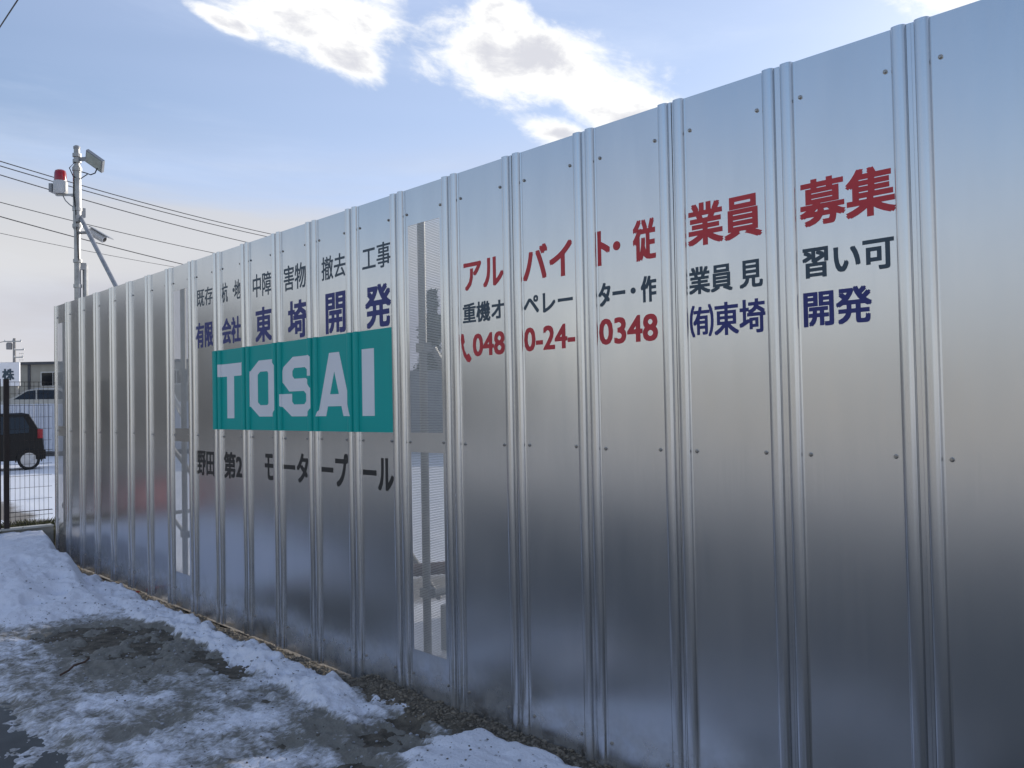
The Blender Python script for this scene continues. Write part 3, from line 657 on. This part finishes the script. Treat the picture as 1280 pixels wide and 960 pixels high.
# raised ground, white panel fence, building and sign beyond the car park
rt3 = rt
def on(p0, a, dx, dy=0, z=0):                   # point a metres to the right of p0, dx further away
    q = Vector(p0)+rt*a+Vector((math.sin(YAW), math.cos(YAW), 0))*dx; return (q.x, q.y, z)
q0 = on((8.0, 36.5, 0), -12, .9)
mm_ = Matrix.Translation((q0[0], q0[1], 0)) @ Matrix.Rotation(-YAW, 4, 'Z')
MB().box(0, 60, 0, 40, -.1, 1.36, mm_).build('raised_ground', MM['field'], kind='structure')
wp = thing('white_fence', 'white ribbed sheet fence behind the black hatchback', 'fence', (8.0, 36.45, 0), -YAW)
pm = MB()
for k in range(6): pm.box(.0+.15*k, .10+.15*k, -.03, .0, .12, 2.08)
pm.box(0, .9, 0, .01, .11, 2.09)
p0 = pm.build('panel', MM['wallw'], wp); p0.location = (-9, 0, 0)
for k in range(1, 30):
    c = p0.copy(); C.objects.link(c); c.parent = wp; c.location = (-9+.92*k, 0, random.uniform(-.01, .01))
MB().box(-9, 18, -.06, -.035, .0, .30).build('kick_board', MM['roof'], wp)
bld = thing('building', 'long flat roofed beige office block beyond the white fence', 'building', (12.6, 56.6, 1.36), -YAW)
MB().box(-14, 22, 0, 8, 0, 3.25).build('wall', MM['beige'], bld)
MB().box(-14.2, 22.2, -.2, 8.2, 3.25, 3.40).build('roof', MM['roof'], bld)
for k in range(19):
    p = MB(); p.box(-14+1.9*k, -13.85+1.9*k, -.05, 0, 0, 3.25); p.build('pilaster', MM['roof'] if k % 3 else MM['greyw'], bld)
for x in (-6.3, -2.5, 1.98, 5.3, 9.2):
    f = MB().box(x-.02, x+1.42, -.05, .02, 1.93, 2.82).build('window_frame', MM['alloy'], bld)
    MB().box(x+.04, x+.68, -.06, -.045, 2.0, 2.76).build('pane', MM['glass'], f); MB().box(x+.72, x+1.36, -.06, -.045, 2.0, 2.76).build('pane', MM['glass'], f)
sg = thing('sign_board', 'white company sign board with one large dark blue character above the wire fence', 'sign', on((10.32, 47.85, 0), 0, 0, z=1.36), -YAW)
MB().box(-1.6, .96, 0, .08, 1.75, 2.92).build('board', MM['white'], sg)
me = glyphs('株')
bm = bmesh.new()
for k, (dx, dz_) in enumerate(((0, 0), (.025, .02), (-.025, -.02), (.025, -.02), (-.025, .02))):
    n0 = len(bm.verts); bm.from_mesh(me); bm.verts.ensure_lookup_table()
    for v in bm.verts[n0:]: v.co = Vector((.12+.58*v.co.x+dx, -.006-.002*k, 2.10+.58*v.co.y+dz_))
bm.to_mesh(me); bm.free(); link('lettering', me, SL, sg)
me = glyphs('会社')
for v in me.vertices: v.co = Vector((-1.5+.75*v.co.x, -.006, 2.03+.66*v.co.y))
link('lettering', me, NV, sg)
for x in (-1.4, .8): MB().box(x-.04, x+.04, .081, .16, -.1, 2.9).build('post', MM['galv'], sg)

# utility poles and wires
def pole(loc, hgt, label, arms):
    t = thing('utility_pole', label, 'utility pole', loc, -YAW)
    MB().bar((0, 0, -.3), (0, 0, hgt), .19, 12, .12).build('pole', MM['wood'], t, True)
    for z, a, b_ in arms: MB().box(a, b_, -.16, -.08, z-.05, z+.05).build('crossarm', MM['galv'], t)
    for z, a, b_ in arms:
        n = max(2, int((b_-a)/.45))
        for k in range(n): MB().lathe([(.001, z+.05), (.05, z+.05), (.07, z+.09), (.04, z+.12), (.06, z+.15), (.001, z+.18)], 8, Matrix.Translation((a+.08+(b_-a-.16)*k/(n-1), -.12, 0))).build('insulator', MM['plastic'], t, True)
    return t
up_ = pole((20.64, 90.15, .1), 8.75, 'distant concrete utility pole rising over the beige building', [(8.45, -.9, .75), (7.65, 0, 1.0), (6.95, 0, .9)])
MB().lathe([(.001, 7.7), (.25, 7.7), (.27, 8.2), (.2, 8.35), (.001, 8.35)], 12, Matrix.Translation((-.42, -.1, 0))).build('transformer', MM['wood'], up_, True)
c = MB(); [c.bar((.55+.16*k, -.1, 6.3), (.55+.16*k, -.1, 7.4), .015, 5) for k in range(3)]; [c.bar((.5, -.1, 6.4+.3*k), (.95, -.1, 6.4+.3*k), .015, 5) for k in range(4)]
c.build('climbing_frame', MM['galv'], up_)
MB().path([(-.9, -.1, 8.45), (-3, 1, 8.3), (-8, 3, 8.5)], .03).build('lead', MM['cable'], up_)
A = Vector((5.3, 30.42, 0)); B = Vector((25.57, 41.56, 0)); dr = (B-A).normalized()
A2 = A-dr*9; B2 = B+dr*1.5
def ext(za, zb, t): return za+(zb-za)*t
for k, (za, zb, r_, lb) in enumerate(((9.92, 10.83, .018, 'topmost'), (9.77, 10.65, .018, 'second from top'), (9.50, 10.06, .018, 'third from top'),
                                      (8.60, 9.30, .014, 'fourth from top, thin'), (8.19, 8.13, .018, 'fifth from top'), (7.58, 8.49, .009, 'lowest and faintest'))):
    Lh = (B-A).length; pts = []
    for j in range(25):
        t = j/24; u = (-9+t*(Lh+10.5))/Lh; q = A+dr*u*Lh; z = za+(zb-za)*u - .28*(4*(.25-(u-.5)**2))*(1 if k != 5 else 1) + .0
        pts.append((q.x, q.y, z))
    tag(MB().path(pts, r_, 5).build('power_line', MM['cable'], None, True), 'dark overhead wire behind the mast, %s of the six wires' % lb, 'wire', 'overhead wires crossing the sky behind the mast')
pole((A2.x, A2.y, 0), 11.9, 'concrete utility pole at the left end of the overhead wires', [(9.85, -.6, .6), (8.5, -.5, .5), (11.5, -.5, .5)])
pole((B2.x, B2.y, 0), 11.2, 'concrete utility pole at the right end of the overhead wires', [(10.75, -.6, .6), (9.3, -.5, .5)])
pA = Vector((5.29, 30.36, 11.38)); pB = Vector((2.59, 11.12, 6.57)); dd = pB-pA
# a service drop: from the left pole side down towards the near roadside
q1 = Vector((A2.x, A2.y, 11.4))
e0 = Vector((0, 0, EYE)); 
def raypt(xp, yp, dep): return e0+fw*dep+r2*((xp-640)/FPX*dep)-u2*((yp-480)/FPX*dep)
w0, w1 = raypt(-3, 38, 16), raypt(24, -3, 14.2)
ddir = (w1-w0); w2 = w0+ddir*16
w3 = w0-ddir*9
tag(MB().path([w3, w0, w1, w2], .012, 5).build('service_cable', MM['cable'], None, True), 'thin black cable crossing the top left corner of the sky', 'wire')

# ------------------------------------------------------------------ things behind the fence seen through the openings
gw = thing('grey_wall', 'long plain grey yard wall far behind the metal fence', 'wall', (17.65, 24.6, 0), -YAW)
MB().box(-6, 22, 0, .3, -.1, 3.0).build('wall', MM['greyw'], gw)
for k in range(15): MB().box(-6+2*k-.08, -6+2*k+.08, -.08, 0, -.1, 3.1).build('pier', MM['greyw'], gw)
def conifer(loc, hgt, rad, label, seed):
    r_ = np.random.default_rng(seed); t = thing('conifer_tree', label, 'tree', loc, 0, 'conifers behind the grey yard wall')
    MB().bar((0, 0, -.2), (0, 0, hgt*.95), .22, 8, .03).build('trunk', MM['rust'], t)
    V, F = [], []
    for k in range(7000):
        z = hgt*(.12+.88*r_.random()**.9); rr = rad*(1-z/hgt)**.7*(.75+.35*math.sin(z*2.3+seed)); a = r_.random()*6.28
        d_ = rr*(r_.random()**.45); x, y = d_*math.cos(a), d_*math.sin(a); s_ = .09+.12*r_.random(); n = len(V)
        u = r_.normal(size=3)*s_; w_ = r_.normal(size=3)*s_
        V += [(x, y, z), (x+u[0], y+u[1], z+u[2]), (x+w_[0], y+w_[1], z+w_[2])]; F.append((n, n+1, n+2))
    me = bpy.data.meshes.new('crown'); me.from_pydata(V, [], F); me.update(); link('crown', me, MM['leaf'], t)
MM['leaf'] = mat('dark_needles', (.03, .045, .02), .8, 0, .5, 2)
conifer((34.0, 49.6, 0), 9.6, 1.3, 'narrow dark conifer, left of the pair seen through the perforated opening', 3)
conifer((36.9, 47.4, 0), 9.8, 1.9, 'broader dark conifer, right of the pair seen through the perforated opening', 4)
blk_ = thing('concrete_block', 'rough concrete weight block lying on snow behind the perforated opening', 'concrete block', (4.28, 4.75, -.02), R(20))
MB().box(-.42, .42, -.25, .25, 0, .32).build('block', MM['greyw'], blk_); MB().bar((-.1, 0, .32), (.1, 0, .32), .02, 6).build('lifting_loop', MM['rust'], blk_)
tag(MB().bar((3.9, 5.6, .42), (5.6, 5.0, .40), .05, 10).build('steel_pipe', MM['rust'], None, True), 'rusty steel pipe lying across rests behind the perforated opening', 'pipe')
rs = thing('pipe_rest', 'low timber rest under the rusty pipe behind the fence', 'rest', (4.75, 5.3, 0))
MB().box(-.08, .08, -.35, .35, -.05, .355).build('sleeper', MM['rust'], rs)

# small litter on the verge
tag(MB().box(-.09, .09, -.04, .04, 0, .012, Matrix.Translation((2.86, 8.35, .03)) @ Matrix.Rotation(R(30), 4, 'Z') @ Matrix.Rotation(R(12), 4, 'Y')).build('red_scrap', MM['redp']), 'flat scrap of red plastic lying at the foot of the fence by the snow heap', 'litter')
tag(MB().path([(1.62, 5.98, .055), (1.68, 6.02, .062), (1.74, 6.12, .06), (1.82, 6.16, .058), (1.86, 6.21, .065)], .007).build('twig', MM['rust']), 'small dark bent twig lying on the slush near the road', 'twig')
# fallen twigs on the gravel
# ------------------------------------------------------------------ other side of the road (mirrored in the panels)
def house(loc, rz, w, dpt, hgt, m, label):
    t = thing('house', label, 'house', loc, rz)
    MB().box(0, w, 0, dpt, -.1, hgt).build('wall', m, t)
    MB().add([(-.4, -.4, hgt), (w+.4, -.4, hgt), (w+.4, dpt+.4, hgt), (-.4, dpt+.4, hgt), (-.4, dpt/2, hgt+1.5), (w+.4, dpt/2, hgt+1.5)], [(0, 1, 5, 4), (2, 3, 4, 5), (1, 2, 5), (3, 0, 4), (3, 2, 1, 0)]).build('roof', MM['roof'], t)
    for k in range(int(w//2.5)):
        for z in ((.9, 2.0), (3.6, 4.7)):
            if z[1] < hgt:
                f = MB().box(.7+2.5*k, 2.1+2.5*k, -.06, .02, *z).build('window_frame', MM['alloy'], t)
                MB().box(.76+2.5*k, 2.04+2.5*k, -.075, -.05, z[0]+.06, z[1]-.06).build('pane', MM['glass'], f)
    return t
house((-13.5, 38, 0), 0, 14, 7, 5.9, MM['beige'], 'two storey cream house up the road mirrored in the far panels')
house((-36, 40, 0), 0, 20, 7, 4.2, MM['beige'], 'long low cream house mirrored in the lettered panels')
house((-32, 4, 0), R(90), 28, 8, 3.0, MM['beige'], 'single storey beige house across the snowy lot mirrored in the near panels')
bar_ = thing('road_barrier', 'red plastic road barrier on the road beyond the low wall', 'barrier', (.75, 13.4, 0), R(20))
MB().box(-.38, .38, -.16, .16, 0, .2).build('foot', MM['redp'], bar_); MB().box(-.34, .34, -.08, .08, .2, .6).build('body', MM['redp'], bar_); MB().box(-.25, .25, -.09, .09, .35, .48).build('reflector', MM['plastic'], bar_)
print('objects', len(bpy.data.objects), 'tris', sum(len(m.polygons)*2*m.users for m in bpy.data.meshes))
